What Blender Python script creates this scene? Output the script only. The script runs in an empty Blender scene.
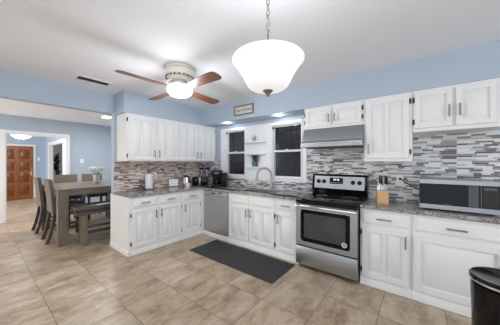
import bpy, bmesh, math, random
from mathutils import Vector, Matrix
random.seed(7)
PI = math.pi
scene = bpy.context.scene
COL = scene.collection

# ------------------------------------------------------------------ camera, world, light, exposure
cam_d = bpy.data.cameras.new('camera')
cam_d.sensor_width = 36.0
cam_d.lens = 216.75 / 500 * 36.0
cam_d.clip_start = 0.05
cam = bpy.data.objects.new('camera', cam_d)
COL.objects.link(cam)
cam.location = (4.053, -3.414, 1.4234)
cam.rotation_euler = (PI / 2, 0, 0.6659)
scene.camera = cam

world = bpy.data.worlds.new('world')
scene.world = world
world.use_nodes = True
world.node_tree.nodes['Background'].inputs[0].default_value = (0.85, 0.92, 1.0, 1)
world.node_tree.nodes['Background'].inputs[1].default_value = 1.0

scene.view_settings.view_transform = 'Standard'
scene.view_settings.look = 'None'
scene.view_settings.gamma = 1.0
scene.view_settings.use_curve_mapping = False
scene.view_settings.exposure = 0.15


def area(name, loc, rot, sx, sy, power, color=(1, 1, 1)):
    d = bpy.data.lights.new(name, 'AREA')
    d.shape = 'RECTANGLE'
    d.size = sx
    d.size_y = sy
    d.energy = power
    d.color = color
    o = bpy.data.objects.new(name, d)
    o.location = loc
    o.rotation_euler = rot
    COL.objects.link(o)
    return o


def point(name, loc, power, radius=0.06, color=(1, 0.96, 0.9)):
    d = bpy.data.lights.new(name, 'POINT')
    d.energy = power
    d.shadow_soft_size = radius
    d.color = color
    o = bpy.data.objects.new(name, d)
    o.location = loc
    COL.objects.link(o)
    return o


# added fill lights, all out of view, brightening kitchen, dining room, foyer and den
area('fill_kitchen', (3.4, -6.3, 1.25), (PI / 2 + 0.2, 0, 0), 5.0, 2.2, 20, (0.97, 0.985, 1.0))  # stands in for windows behind the camera, tilted up to lift the ceiling
area('fill_side', (7.3, -3.4, 1.35), (PI / 2 + 0.2, 0, PI / 2), 3.6, 2.0, 58, (0.97, 0.985, 1.0))
area('fill_dining', (-2.87, -6.3, 1.3), (PI / 2, 0, 0), 1.5, 2.2, 100, (1.0, 0.91, 0.78))
area('fill_foyer', (-6.0, -6.3, 1.3), (PI / 2, 0, 0), 3.0, 2.2, 110, (1.0, 0.97, 0.93))
area('fill_den', (-6.5, 2.3, 1.4), (-PI / 2, 0, 0), 2.5, 1.8, 40)  # added light in front of the closed den wall, no window there

# ------------------------------------------------------------------ materials


def S(r, g, b):
    f = lambda c: c / 12.92 if c <= 0.04045 else ((c + 0.055) / 1.055) ** 2.4
    return (f(r / 255), f(g / 255), f(b / 255), 1)


class NT:
    def __init__(self, name):
        self.m = bpy.data.materials.new(name)
        self.m.use_nodes = True
        self.t = self.m.node_tree
        self.b = self.t.nodes['Principled BSDF']

    def n(self, typ, **kw):
        nd = self.t.nodes.new(typ)
        for k, v in kw.items():
            setattr(nd, k, v)
        return nd

    def l(self, a, b):
        self.t.links.new(a, b)

    def math(self, op, a, b=None, c=None):
        nd = self.n('ShaderNodeMath', operation=op)
        for i, v in enumerate((a, b, c)):
            if v is None:
                continue
            if isinstance(v, (int, float)):
                nd.inputs[i].default_value = v
            else:
                self.l(v, nd.inputs[i])
        return nd.outputs[0]

    def pos(self):
        g = self.n('ShaderNodeNewGeometry')
        s = self.n('ShaderNodeSeparateXYZ')
        self.l(g.outputs['Position'], s.inputs[0])
        return s.outputs

    def objco(self, scale=(1, 1, 1)):
        tc = self.n('ShaderNodeTexCoord')
        mp = self.n('ShaderNodeMapping')
        mp.inputs['Scale'].default_value = scale
        self.l(tc.outputs['Object'], mp.inputs[0])
        return mp.outputs[0]

    def noise(self, scale, detail=3, vec=None, rough=0.5):
        nd = self.n('ShaderNodeTexNoise')
        nd.inputs['Scale'].default_value = scale
        nd.inputs['Detail'].default_value = detail
        nd.inputs['Roughness'].default_value = rough
        if vec is not None:
            self.l(vec, nd.inputs['Vector'])
        return nd.outputs[0]

    def ramp(self, fac, stops, interp='LINEAR'):
        nd = self.n('ShaderNodeValToRGB')
        cr = nd.color_ramp
        cr.interpolation = interp
        while len(cr.elements) < len(stops):
            cr.elements.new(0.5)
        for e, (p, c) in zip(cr.elements, stops):
            e.position = p
            e.color = c
        self.l(fac, nd.inputs[0])
        return nd.outputs[0]

    def mix(self, fac, a, b, mode='MIX'):
        nd = self.n('ShaderNodeMix', data_type='RGBA', blend_type=mode)
        for sock, v in ((nd.inputs[0], fac), (nd.inputs[6], a), (nd.inputs[7], b)):
            if isinstance(v, (int, float)):
                sock.default_value = v
            elif isinstance(v, tuple):
                sock.default_value = v
            else:
                self.l(v, sock)
        return nd.outputs[2]

    def bump(self, h, strength=0.2, dist=0.01):
        nd = self.n('ShaderNodeBump')
        nd.inputs['Strength'].default_value = strength
        nd.inputs['Distance'].default_value = dist
        self.l(h, nd.inputs['Height'])
        self.l(nd.outputs[0], self.b.inputs['Normal'])

    def set(self, **kw):
        for k, v in kw.items():
            k = k.replace('_', ' ')
            if isinstance(v, (int, float, tuple)):
                self.b.inputs[k].default_value = v
            else:
                self.l(v, self.b.inputs[k])
        return self.m


def paint(name, col, rough=0.5, nscale=40, bump=0.0, var=0.03, metallic=0.0, **kw):
    t = NT(name)
    co = t.objco()
    f = t.noise(nscale, 3, co)
    dark = tuple(c * (1 - var) for c in col[:3]) + (1,)
    lite = tuple(min(1, c * (1 + var)) for c in col[:3]) + (1,)
    t.set(Base_Color=t.ramp(f, [(0.3, dark), (0.7, lite)]), Roughness=rough, Metallic=metallic, **kw)
    if bump:
        t.bump(f, bump, 0.005)
    return t.m


def brushed(name, col, rough=0.32, axis=(1, 60, 60), metallic=1.0, var=0.08):
    t = NT(name)
    f = t.noise(6, 4, t.objco(axis))
    dark = tuple(c * (1 - var) for c in col[:3]) + (1,)
    t.set(Base_Color=t.ramp(f, [(0.3, dark), (0.7, col)]), Roughness=t.math('MULTIPLY_ADD', f, 0.15, rough - 0.07), Metallic=metallic)
    return t.m


def woodm(name, c1, c2, axis=(1, 14, 14), rough=0.4, scale=3):
    t = NT(name)
    f = t.noise(scale, 6, t.objco(axis), 0.6)
    t.set(Base_Color=t.ramp(f, [(0.3, c1), (0.7, c2)]), Roughness=rough)
    t.bump(f, 0.08, 0.003)
    return t.m


def emis(name, col, strength, base=(0.9, 0.9, 0.9, 1)):
    t = NT(name)
    return t.set(Base_Color=base, Emission_Color=col, Emission_Strength=strength, Roughness=0.3)


def glass(name, tint=(1, 1, 1, 1), rough=0.02):
    t = NT(name)
    return t.set(Base_Color=tint, Transmission_Weight=1.0, Roughness=rough, IOR=1.45)


def mosaic(name, axis, stops, grout):
    t = NT(name)
    p = t.pos()
    u0 = p[axis]
    h = 0.0195
    v = t.math('DIVIDE', p[2], h)
    row = t.math('FLOOR', v)
    wn = t.n('ShaderNodeTexWhiteNoise', noise_dimensions='1D')
    t.l(row, wn.inputs['W'])
    r1 = wn.outputs[0]
    w = t.math('MULTIPLY_ADD', r1, 0.10, 0.06)
    u = t.math('DIVIDE', t.math('MULTIPLY_ADD', r1, 7.3, u0), w)
    colid = t.math('FLOOR', u)
    cmb = t.n('ShaderNodeCombineXYZ')
    t.l(colid, cmb.inputs[0])
    t.l(row, cmb.inputs[1])
    w2 = t.n('ShaderNodeTexWhiteNoise', noise_dimensions='2D')
    t.l(cmb.outputs[0], w2.inputs['Vector'])
    c = t.ramp(w2.outputs[0], stops, 'CONSTANT')
    fv = t.math('FRACT', v)
    fu = t.math('MULTIPLY', t.math('FRACT', u), w)
    g = t.math('MAXIMUM', t.math('LESS_THAN', fv, 0.08), t.math('LESS_THAN', fu, 0.002))
    veins = t.noise(14, 4)
    c2 = t.mix(0.18, c, t.ramp(veins, [(0.35, (0.25, 0.25, 0.25, 1)), (0.65, (0.9, 0.9, 0.9, 1))]), 'OVERLAY')
    t.set(Base_Color=t.mix(g, c2, grout), Roughness=t.math('MULTIPLY_ADD', g, 0.5, 0.22))
    t.bump(t.math('SUBTRACT', 1.0, g), 0.3, 0.002)
    return t.m


M = {}
M['blue'] = paint('blue_wall_paint', S(174, 188, 204), 0.6, 60, 0.05, 0.015)
M['ceil'] = paint('ceiling_paint', S(239, 242, 248), 0.8, 55, 0.35, 0.02)
M['trim'] = paint('white_trim_paint', S(232, 234, 237), 0.4, 20, 0, 0.01)
M['cab'] = paint('white_cabinet_paint', S(231, 232, 232), 0.38, 20, 0, 0.0)
M['denwall'] = paint('grey_den_paint', S(176, 176, 180), 0.7, 30, 0.03, 0.02)
M['steel'] = brushed('brushed_steel', S(174, 177, 181), 0.38)
M['steelv'] = brushed('brushed_steel_upright', S(190, 191, 193), 0.38, (60, 60, 1))
M['nickel'] = brushed('brushed_nickel', S(164, 161, 155), 0.28)
M['pull'] = brushed('pull_metal', S(150, 150, 150), 0.35)
M['chrome'] = paint('chrome', S(225, 225, 228), 0.12, 5, 0, 0.01, 1.0)
M['black'] = paint('black_plastic', S(22, 22, 24), 0.35, 30, 0, 0.1)
M['blackgloss'] = paint('black_gloss', S(14, 14, 16), 0.08, 30, 0, 0.1)
M['blackglass'] = paint('black_glass', S(6, 7, 8), 0.05, 30, 0, 0.1)
M['ovenglass'] = paint('oven_window_glass', S(66, 68, 72), 0.08, 4, 0, 0.15)
M['mwglass'] = paint('microwave_window_glass', S(9, 13, 19), 0.06, 3, 0, 0.1)
M['grey'] = paint('grey_plastic', S(120, 122, 125), 0.4, 30, 0, 0.04)
M['darkmetal'] = paint('dark_metal', S(60, 60, 62), 0.4, 30, 0, 0.05, 0.6)
M['whiteplastic'] = paint('white_plastic', S(238, 238, 236), 0.35, 30, 0, 0.01)
M['paper'] = paint('paper', S(236, 237, 240), 0.8, 80, 0.1, 0.02)
M['fan'] = paint('fan_white_enamel', S(232, 228, 220), 0.3, 10, 0, 0.02)
M['blade'] = woodm('walnut_blade', S(92, 58, 42), S(140, 94, 68), (2, 30, 30))
M['bladey'] = woodm('walnut_blade_cross', S(92, 58, 42), S(140, 94, 68), (30, 2, 30))
M['table'] = woodm('weathered_grey_wood', S(92, 82, 72), S(124, 111, 98), (14, 1.5, 14), 0.32)
M['tablev'] = woodm('weathered_grey_wood_upright', S(96, 85, 73), S(128, 114, 99), (14, 14, 1.5), 0.38)
M['chairwood'] = woodm('chair_dark_wood', S(62, 55, 50), S(88, 80, 74), (12, 12, 2), 0.4)
M['chairfab'] = paint('chair_grey_upholstery', S(110, 98, 86), 0.5, 120, 0.1, 0.06)
M['leather'] = paint('dark_leather', S(66, 60, 57), 0.32, 90, 0.1, 0.08)
M['doorwood'] = woodm('mahogany_door', S(112, 62, 26), S(166, 100, 46), (10, 10, 1.2), 0.28)
M['doorpanel'] = woodm('mahogany_panel', S(90, 46, 18), S(144, 82, 36), (10, 10, 1.2), 0.25)
M['brass'] = paint('brass', S(206, 178, 120), 0.25, 5, 0, 0.02, 1.0)
M['knifewood'] = woodm('knife_block_wood', S(196, 150, 104), S(220, 178, 132), (2, 2, 18), 0.45)
M['signwood'] = woodm('sign_frame_wood', S(96, 92, 90), S(130, 126, 122), (2, 20, 20), 0.6)
M['signface'] = paint('sign_face', S(205, 200, 192), 0.7, 30, 0, 0.04)
M['ink'] = paint('ink', S(48, 44, 44), 0.6, 30, 0, 0.05)
M['leaf'] = paint('green_leaf', S(62, 128, 62), 0.4, 25, 0.05, 0.25)
M['darkleaf'] = paint('dark_leaf', S(20, 38, 26), 0.4, 15, 0.05, 0.25)
M['teal'] = paint('teal_pot', S(62, 100, 120), 0.4, 40, 0.05, 0.1)
M['petal'] = paint('white_petals', S(240, 238, 230), 0.6, 60, 0.05, 0.03)
M['vase'] = paint('pale_vase', S(208, 205, 198), 0.35, 20, 0, 0.03)
for k_, v_ in (('black', 0.2), ('blackgloss', 0.3), ('blackglass', 0.22), ('mwglass', 0.22), ('ovenglass', 0.4)):
    M[k_].node_tree.nodes['Principled BSDF'].inputs['Specular IOR Level'].default_value = v_
M['glass'] = glass('clear_glass', (0.95, 0.97, 0.98, 1))
def pane_mat():
    t = NT('window_glass')
    tr = t.n('ShaderNodeBsdfTransparent')
    gl_ = t.n('ShaderNodeBsdfGlossy')
    gl_.inputs['Roughness'].default_value = 0.02
    mx = t.n('ShaderNodeMixShader')
    mx.inputs[0].default_value = 0.04
    t.l(tr.outputs[0], mx.inputs[1])
    t.l(gl_.outputs[0], mx.inputs[2])
    t.l(mx.outputs[0], t.t.nodes['Material Output'].inputs[0])
    return t.m


M['pane'] = pane_mat()
M['bowl'] = emis('frosted_bowl_glass', (1.0, 0.99, 0.97, 1), 0.55, (0.55, 0.55, 0.56, 1))
M['globe'] = emis('lit_globe_glass', (1.0, 0.98, 0.95, 1), 1.6)
M['lamp'] = emis('lit_lamp_disc', (1.0, 0.98, 0.95, 1), 5.0)
M['digits'] = emis('display_digits', (0.6, 0.8, 1.0, 1), 0.8)


def curtain_mat():
    t = NT('charcoal_mesh_fabric')
    f = t.noise(5, 5, t.objco((9, 9, 0.6)), 0.6)
    t.set(Base_Color=t.ramp(f, [(0.3, S(46, 47, 51)), (0.7, S(74, 75, 80))]), Roughness=0.9)
    t.bump(f, 0.2, 0.01)
    return t.m


def rug_mat():
    t = NT('charcoal_woven_mat')
    f = t.noise(5, 5, t.objco((2, 60, 60)), 0.6)
    t.set(Base_Color=t.ramp(f, [(0.3, S(38, 38, 41)), (0.7, S(68, 68, 72))]), Roughness=0.85)
    t.bump(f, 0.4, 0.004)
    return t.m


def floor_mat():
    t = NT('travertine_tile')
    p = t.pos()
    u = t.math('DIVIDE', t.math('SUBTRACT', p[0], 2.757), 0.493)
    v = t.math('DIVIDE', t.math('ADD', p[1], 2.03), 0.468)
    cmb = t.n('ShaderNodeCombineXYZ')
    t.l(t.math('FLOOR', u), cmb.inputs[0])
    t.l(t.math('FLOOR', v), cmb.inputs[1])
    wn = t.n('ShaderNodeTexWhiteNoise', noise_dimensions='2D')
    t.l(cmb.outputs[0], wn.inputs['Vector'])
    # every tile samples the stone at its own place
    g = t.n('ShaderNodeNewGeometry')
    off = t.n('ShaderNodeVectorMath', operation='MULTIPLY_ADD')
    t.l(wn.outputs[1], off.inputs[0])
    off.inputs[1].default_value = (9, 9, 9)
    t.l(g.outputs['Position'], off.inputs[2])
    mp = t.n('ShaderNodeMapping')
    mp.inputs['Scale'].default_value = (1.7, 0.9, 1)
    t.l(off.outputs[0], mp.inputs[0])
    n1 = t.noise(3.2, 8, mp.outputs[0], 0.68)
    n2 = t.noise(16, 6, mp.outputs[0], 0.7)
    c = t.ramp(n1, [(0.28, S(124, 100, 76)), (0.47, S(174, 151, 126)), (0.68, S(208, 192, 172))])
    c = t.mix(t.ramp(n2, [(0.45, (0, 0, 0, 1)), (0.75, (0.5, 0.5, 0.5, 1))]), c, S(205, 196, 184))
    tint = t.ramp(wn.outputs[0], [(0, (0.86, 0.84, 0.80, 1)), (1, (1.08, 1.08, 1.08, 1))])
    c = t.mix(1.0, c, tint, 'MULTIPLY')
    fu = t.math('MULTIPLY', t.math('FRACT', u), 0.493)
    fv = t.math('MULTIPLY', t.math('FRACT', v), 0.468)
    gr = t.math('MAXIMUM', t.math('LESS_THAN', fu, 0.005), t.math('LESS_THAN', fv, 0.005))
    t.set(Base_Color=t.mix(gr, c, S(106, 92, 78)), Roughness=t.math('MULTIPLY_ADD', n2, 0.25, 0.26))
    t.bump(t.math('MULTIPLY_ADD', n2, 0.15, t.math('SUBTRACT', 1.0, gr)), 0.25, 0.003)
    return t.m


def granite_mat():
    t = NT('speckled_granite')
    g = t.n('ShaderNodeNewGeometry')
    v = t.n('ShaderNodeTexVoronoi')
    v.inputs['Scale'].default_value = 165
    t.l(g.outputs['Position'], v.inputs['Vector'])
    s = t.n('ShaderNodeSeparateColor')
    t.l(v.outputs['Color'], s.inputs[0])
    n = t.noise(14, 5, g.outputs['Position'], 0.7)
    f = t.math('MULTIPLY_ADD', n, 0.7, t.math('MULTIPLY', s.outputs[0], 0.5))
    c = t.ramp(f, [(0.30, S(48, 47, 48)), (0.46, S(100, 96, 93)), (0.62, S(144, 141, 138)), (0.86, S(196, 194, 192))])
    t.set(Base_Color=c, Roughness=0.12)
    return t.m


M['curtain'] = curtain_mat()
M['rug'] = rug_mat()
M['floor'] = floor_mat()
M['granite'] = granite_mat()
GST = [(0, S(214, 216, 218)), (0.30, S(182, 184, 186)), (0.48, S(148, 148, 150)), (0.60, S(222, 224, 226)), (0.74, S(116, 114, 114)), (0.89, S(92, 90, 90))]
WST = [(0, S(214, 204, 197)), (0.30, S(192, 172, 158)), (0.48, S(160, 138, 124)), (0.60, S(222, 213, 206)), (0.74, S(124, 106, 97)), (0.89, S(98, 84, 77))]
M['mosaic'] = mosaic('grey_strip_mosaic', 0, GST, S(196, 196, 196))
M['mosaicw'] = mosaic('taupe_strip_mosaic', 1, WST, S(198, 188, 180))

# ------------------------------------------------------------------ mesh helpers


class MB:
    def __init__(self):
        self.bm = bmesh.new()

    def box(self, a, b, bev=0, seg=1, mat=None):
        r = bmesh.ops.create_cube(self.bm, size=1.0)
        vs = r['verts']
        a, b = Vector(a), Vector(b)
        c, d = (a + b) / 2, b - a
        for v in vs:
            v.co = Vector((v.co.x * abs(d.x), v.co.y * abs(d.y), v.co.z * abs(d.z))) + c
        if bev:
            es = list({e for v in vs for e in v.link_edges})
            r2 = bmesh.ops.bevel(self.bm, geom=es, offset=bev, segments=seg, affect='EDGES', profile=0.5)
            vs = list({v for f in r2['faces'] for v in f.verts} | {v for v in vs if v.is_valid})
        if mat is not None:
            for v in vs:
                v.co = mat @ v.co
        return self

    def lathe(self, prof, c=(0, 0, 0), n=32, flute=None, mat=None):
        c = Vector(c)
        rings = []
        for i, (r, z) in enumerate(prof):
            ring = []
            if r < 1e-6:
                ring = [self.bm.verts.new(c + Vector((0, 0, z)))]
            else:
                for k in range(n):
                    a = 2 * PI * k / n
                    rr = r * (flute(a, i) if flute else 1)
                    ring.append(self.bm.verts.new(c + Vector((rr * math.cos(a), rr * math.sin(a), z))))
            rings.append(ring)
        for p, q in zip(rings, rings[1:]):
            for k in range(n):
                k2 = (k + 1) % n
                if len(p) == 1 and len(q) == 1:
                    continue
                if len(p) == 1:
                    self.bm.faces.new((p[0], q[k2], q[k]))
                elif len(q) == 1:
                    self.bm.faces.new((p[k], p[k2], q[0]))
                else:
                    self.bm.faces.new((p[k], p[k2], q[k2], q[k]))
        if mat is not None:
            for ring in rings:
                for v in ring:
                    v.co = mat @ v.co
        return self

    def cyl(self, p0, p1, r0, r1=None, n=20):
        r1 = r0 if r1 is None else r1
        p0, p1 = Vector(p0), Vector(p1)
        L = (p1 - p0).length
        q = Vector((0, 0, 1)).rotation_difference((p1 - p0).normalized()).to_matrix().to_4x4()
        self.lathe([(0, 0), (r0, 0), (r1, L), (0, L)], (0, 0, 0), n, None, Matrix.Translation(p0) @ q)
        return self

    def ball(self, c, r, sz=1.0, n=16):
        pr = [(r * math.sin(PI * i / 10), -r * sz * math.cos(PI * i / 10)) for i in range(11)]
        pr[0] = (0, pr[0][1])
        pr[-1] = (0, pr[-1][1])
        return self.lathe(pr, c, n)

    def tube(self, pts, r, n=10):
        pts = [Vector(p) for p in pts]
        rs = r if isinstance(r, (list, tuple)) else [r] * len(pts)
        rings = []
        up = None
        for i, p in enumerate(pts):
            t = (pts[min(i + 1, len(pts) - 1)] - pts[max(i - 1, 0)]).normalized()
            if up is None:
                up = Vector((0, 0, 1)) if abs(t.z) < 0.9 else Vector((1, 0, 0))
            s = t.cross(up).normalized()
            up = s.cross(t).normalized()
            rings.append([self.bm.verts.new(p + (s * math.cos(2 * PI * k / n) + up * math.sin(2 * PI * k / n)) * rs[i]) for k in range(n)])
        for a, b in zip(rings, rings[1:]):
            for k in range(n):
                self.bm.faces.new((a[k], a[(k + 1) % n], b[(k + 1) % n], b[k]))
        self.bm.faces.new(rings[0][::-1])
        self.bm.faces.new(rings[-1])
        return self

    def prism(self, poly, a, b, fn):
        """poly of 2D points swept from a to b; fn(u, v, t) gives the 3D point"""
        A = [self.bm.verts.new(fn(u, v, a)) for u, v in poly]
        B = [self.bm.verts.new(fn(u, v, b)) for u, v in poly]
        n = len(poly)
        for i in range(n):
            self.bm.faces.new((A[i], A[(i + 1) % n], B[(i + 1) % n], B[i]))
        self.bm.faces.new(A[::-1])
        self.bm.faces.new(B)
        return self

    def raised(self, x0, x1, z0, z1, yb, yt, inset):
        """raised field standing proud towards -y"""
        A = [self.bm.verts.new(p) for p in ((x0, yb, z0), (x1, yb, z0), (x1, yb, z1), (x0, yb, z1))]
        i = inset
        B = [self.bm.verts.new(p) for p in ((x0 + i, yt, z0 + i), (x1 - i, yt, z0 + i), (x1 - i, yt, z1 - i), (x0 + i, yt, z1 - i))]
        for k in range(4):
            self.bm.faces.new((A[k], A[(k + 1) % 4], B[(k + 1) % 4], B[k]))
        self.bm.faces.new(B)
        self.bm.faces.new(A[::-1])
        return self

    def leaf(self, base, tip, width, nrm, bend=0.2, n=5):
        base, tip, nrm = Vector(base), Vector(tip), Vector(nrm).normalized()
        d = tip - base
        s = d.cross(nrm).normalized()
        nr = s.cross(d).normalized()
        rows = []
        for i in range(n + 1):
            t = i / n
            w = width * 0.5 * math.sin(PI * (0.06 + 0.94 * t) ** 0.8) if i < n else 0.0
            p = base + d * t + nr * (bend * d.length * math.sin(PI * t) * 0.5)
            rows.append([self.bm.verts.new(p - s * w + nr * w * 0.25), self.bm.verts.new(p), self.bm.verts.new(p + s * w + nr * w * 0.25)])
        for a, b in zip(rows, rows[1:]):
            for k in (0, 1):
                self.bm.faces.new((a[k], a[k + 1], b[k + 1], b[k]))
        return self

    def build(self, name, mat, parent=None, loc=None, smooth=True, mtx=None):
        if mtx is not None:
            self.bm.transform(mtx)
        bmesh.ops.recalc_face_normals(self.bm, faces=self.bm.faces[:])
        me = bpy.data.meshes.new(name)
        self.bm.to_mesh(me)
        self.bm.free()
        me.materials.append(mat)
        if smooth:
            for p in me.polygons:
                p.use_smooth = True
            me.set_sharp_from_angle(angle=math.radians(35))
        o = bpy.data.objects.new(name, me)
        COL.objects.link(o)
        if parent:
            o.parent = parent
        if loc is not None:
            o.location = loc
        return o


def B(a, b, bev=0, seg=1):
    return MB().box(a, b, bev, seg)


def tag(o, label, cat, group=None):
    o['label'] = label
    o['category'] = cat
    if group:
        o['group'] = group
    return o


def thing(name, label, cat, loc=(0, 0, 0), rz=0, group=None):
    o = bpy.data.objects.new(name, None)
    o.empty_display_size = 0.1
    COL.objects.link(o)
    o.location = loc
    o.rotation_euler = (0, 0, rz)
    return tag(o, label, cat, group)


def struct(o):
    o['kind'] = 'structure'
    return o


def dup(root, loc, rz, label, group=None):
    r = root.copy()
    COL.objects.link(r)
    r.location = loc
    r.rotation_euler = (0, 0, rz)
    r['label'] = label
    if group:
        r['group'] = group
    for ch in list(root.children):
        c = ch.copy()
        COL.objects.link(c)
        c.parent = r
        for g in list(ch.children):
            d = g.copy()
            COL.objects.link(d)
            d.parent = c
    return r


def text(name, s, size, mat, parent, loc, rot, shear=0.0, depth=0.0008):
    cu = bpy.data.curves.new(name, 'FONT')
    cu.body = s
    cu.size = size
    cu.shear = shear
    cu.extrude = depth
    cu.align_x = 'CENTER'
    cu.align_y = 'CENTER'
    tmp = bpy.data.objects.new(name + '_tmp', cu)
    COL.objects.link(tmp)
    bpy.context.view_layer.update()
    me = bpy.data.meshes.new_from_object(tmp.evaluated_get(bpy.context.evaluated_depsgraph_get()))
    bpy.data.objects.remove(tmp)
    me.name = name
    me.materials.clear()
    me.materials.append(mat)
    o = bpy.data.objects.new(name, me)
    COL.objects.link(o)
    o.parent = parent
    o.location = loc
    o.rotation_euler = rot
    return o


# ------------------------------------------------------------------ the setting
H = 2.564      # ceiling
SB = 2.218     # underside of soffits and top of the wall cabinets
CT = 0.930     # counter top
CB = 0.890
L1 = -1.960    # end of the left wall

struct(B((-10.0, -6.6, -0.1), (7.6, 2.6, 0.0)).build('floor', M['floor']))
struct(B((-10.0, -6.6, H), (7.6, 2.6, H + 0.1)).build('ceiling', M['ceil']))

# back wall with two window holes
W1 = (0.714, 1.241)
W2 = (1.907, 2.476)
WZ = (1.155, 2.095)
mb = MB()
mb.box((-0.12, 0, 0), (W1[0], 0.14, H)).box((W1[1], 0, 0), (W2[0], 0.14, H)).box((W2[1], 0, 0), (7.5, 0.14, H))
for w in (W1, W2):
    mb.box((w[0], 0, 0), (w[1], 0.14, WZ[0])).box((w[0], 0, WZ[1]), (w[1], 0.14, H))
struct(mb.build('wall_back', M['blue']))
mb = MB().box((-0.12, L1, 0), (0, 0, H)).box((-0.12, -6.5, 2.239), (0, L1, H))
struct(mb.build('wall_left', M['blue']))
# outside the frame: right and rear walls, with gaps made for the fill lights
struct(MB().box((7.4, -6.5, 0), (7.5, 0, 0.3)).box((7.4, -6.5, 2.4), (7.5, 0, H)).box((7.4, -1.5, 0.3), (7.5, 0, 2.4)).box((7.4, -6.5, 0.3), (7.5, -5.3, 2.4)).build('wall_right', M['blue']))
struct(MB().box((-10, -6.6, 2.46), (7.5, -6.5, H)).box((-1.85, -6.6, 0), (0.8, -6.5, 2.46)).box((6.0, -6.6, 0), (7.5, -6.5, 2.46)).box((-4.4, -6.6, 0), (-3.65, -6.5, 2.46)).box((-10, -6.6, 0), (-7.6, -6.5, 2.46)).build('wall_front', M['blue']))
# dining room wall with the cased opening to the foyer
DX = -3.65
OY = (-2.955, -1.845)
OZ = 2.115
struct(MB().box((DX - 0.12, OY[1], 0), (DX, 0.0, H)).box((DX - 0.12, -6.5, 0), (DX, OY[0], H)).box((DX - 0.12, OY[0], OZ), (DX, OY[1], H)).build('wall_dining', M['blue']))
struct(B((DX - 0.12, 0, 0), (-0.12, 0.14, H)).build('wall_dining_side', M['blue']))
mb = MB()
cw = 0.085
mb.box((DX, OY[0] - cw, 0), (DX + 0.02, OY[0], OZ + cw), 0.004).box((DX, OY[1], 0), (DX + 0.02, OY[1] + cw, OZ + cw), 0.004)
mb.box((DX, OY[0], OZ), (DX + 0.02, OY[1], OZ + cw), 0.004)
mb.box((DX - 0.125, OY[0], 0), (DX, OY[0] + 0.015, OZ)).box((DX - 0.125, OY[1] - 0.015, 0), (DX, OY[1], OZ)).box((DX - 0.125, OY[0], OZ - 0.015), (DX, OY[1], OZ))
struct(mb.build('trim_1', M['trim']))
struct(MB().box((DX, OY[1] + cw, 0), (DX + 0.015, 0, 0.1), 0.003).box((DX, -6.5, 0), (DX + 0.015, OY[0] - cw, 0.1), 0.003).build('baseboard_dining', M['trim']))
# foyer
FX = -8.1
FY = -1.6
struct(B((FX - 0.12, -6.5, 0), (FX, FY, H)).build('wall_foyer_far', M['blue']))
SO = (-7.40, -4.66)
SZ = 2.10
struct(MB().box((FX, FY, 0), (SO[0], FY + 0.12, H)).box((SO[1], FY, 0), (DX - 0.12, FY + 0.12, H)).box((SO[0], FY, SZ), (SO[1], FY + 0.12, H)).build('wall_foyer_side', M['blue']))
mb = MB()
mb.box((SO[0] - 0.1, FY - 0.02, 0), (SO[0], FY, SZ + 0.1), 0.004).box((SO[1], FY - 0.02, 0), (SO[1] + 0.1, FY, SZ + 0.1), 0.004).box((SO[0], FY - 0.02, SZ), (SO[1], FY, SZ + 0.1), 0.004)
mb.box((SO[0], FY, 0), (SO[0] + 0.02, FY + 0.12, SZ)).box((SO[1] - 0.02, FY, 0), (SO[1], FY + 0.12, SZ)).box((SO[0], FY, SZ - 0.02), (SO[1], FY + 0.12, SZ))
struct(mb.build('trim_2', M['trim']))
struct(B((FX, FY - 0.015, 0), (SO[0] - 0.1, FY, 0.1), 0.003).build('baseboard_foyer', M['trim']))
# den behind the foyer
struct(B((-9.75, FY - 0.1, 0), (-9.6, 2.4, H)).build('wall_den_far', M['denwall']))
struct(MB().box((-9.6, 2.4, 0), (-3.5, 2.5, H)).box((-3.6, 0.14, 0), (-3.5, 2.4, H)).build('wall_den_side', M['denwall']))
# soffits
D = 0.393
struct(MB().box((0, L1, SB + 0.001), (D, 0, H)).box((D, -D, SB + 0.001), (7.4, 0, H)).build('trim_3', M['blue']))
# white board capping the wall end below counter height
struct(MB().box((-0.122, L1 - 0.011, 0), (-0.002, L1, CB), 0.002).box((-0.122, L1 - 0.025, 0), (-0.002, L1 - 0.011, 0.072), 0.004).build('trim_8', M['trim']))
# tile backsplash, 8 mm proud
struct(MB().box((0, L1, CT), (0.008, 0, 1.444)).build('trim_4', M['mosaicw']))
mb = MB()
mb.box((0.008, -0.008, CT), (0.56, 0, 1.444)).box((0.56, -0.008, CT), (2.56, 0, 1.085)).box((2.56, -0.008, CT), (3.5, 0, 1.70)).box((3.5, -0.008, CT), (3.985, 0, 1.444)).box((3.985, -0.008, CT), (5.3, 0, 1.76))
struct(mb.build('trim_5', M['mosaic']))

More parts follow.
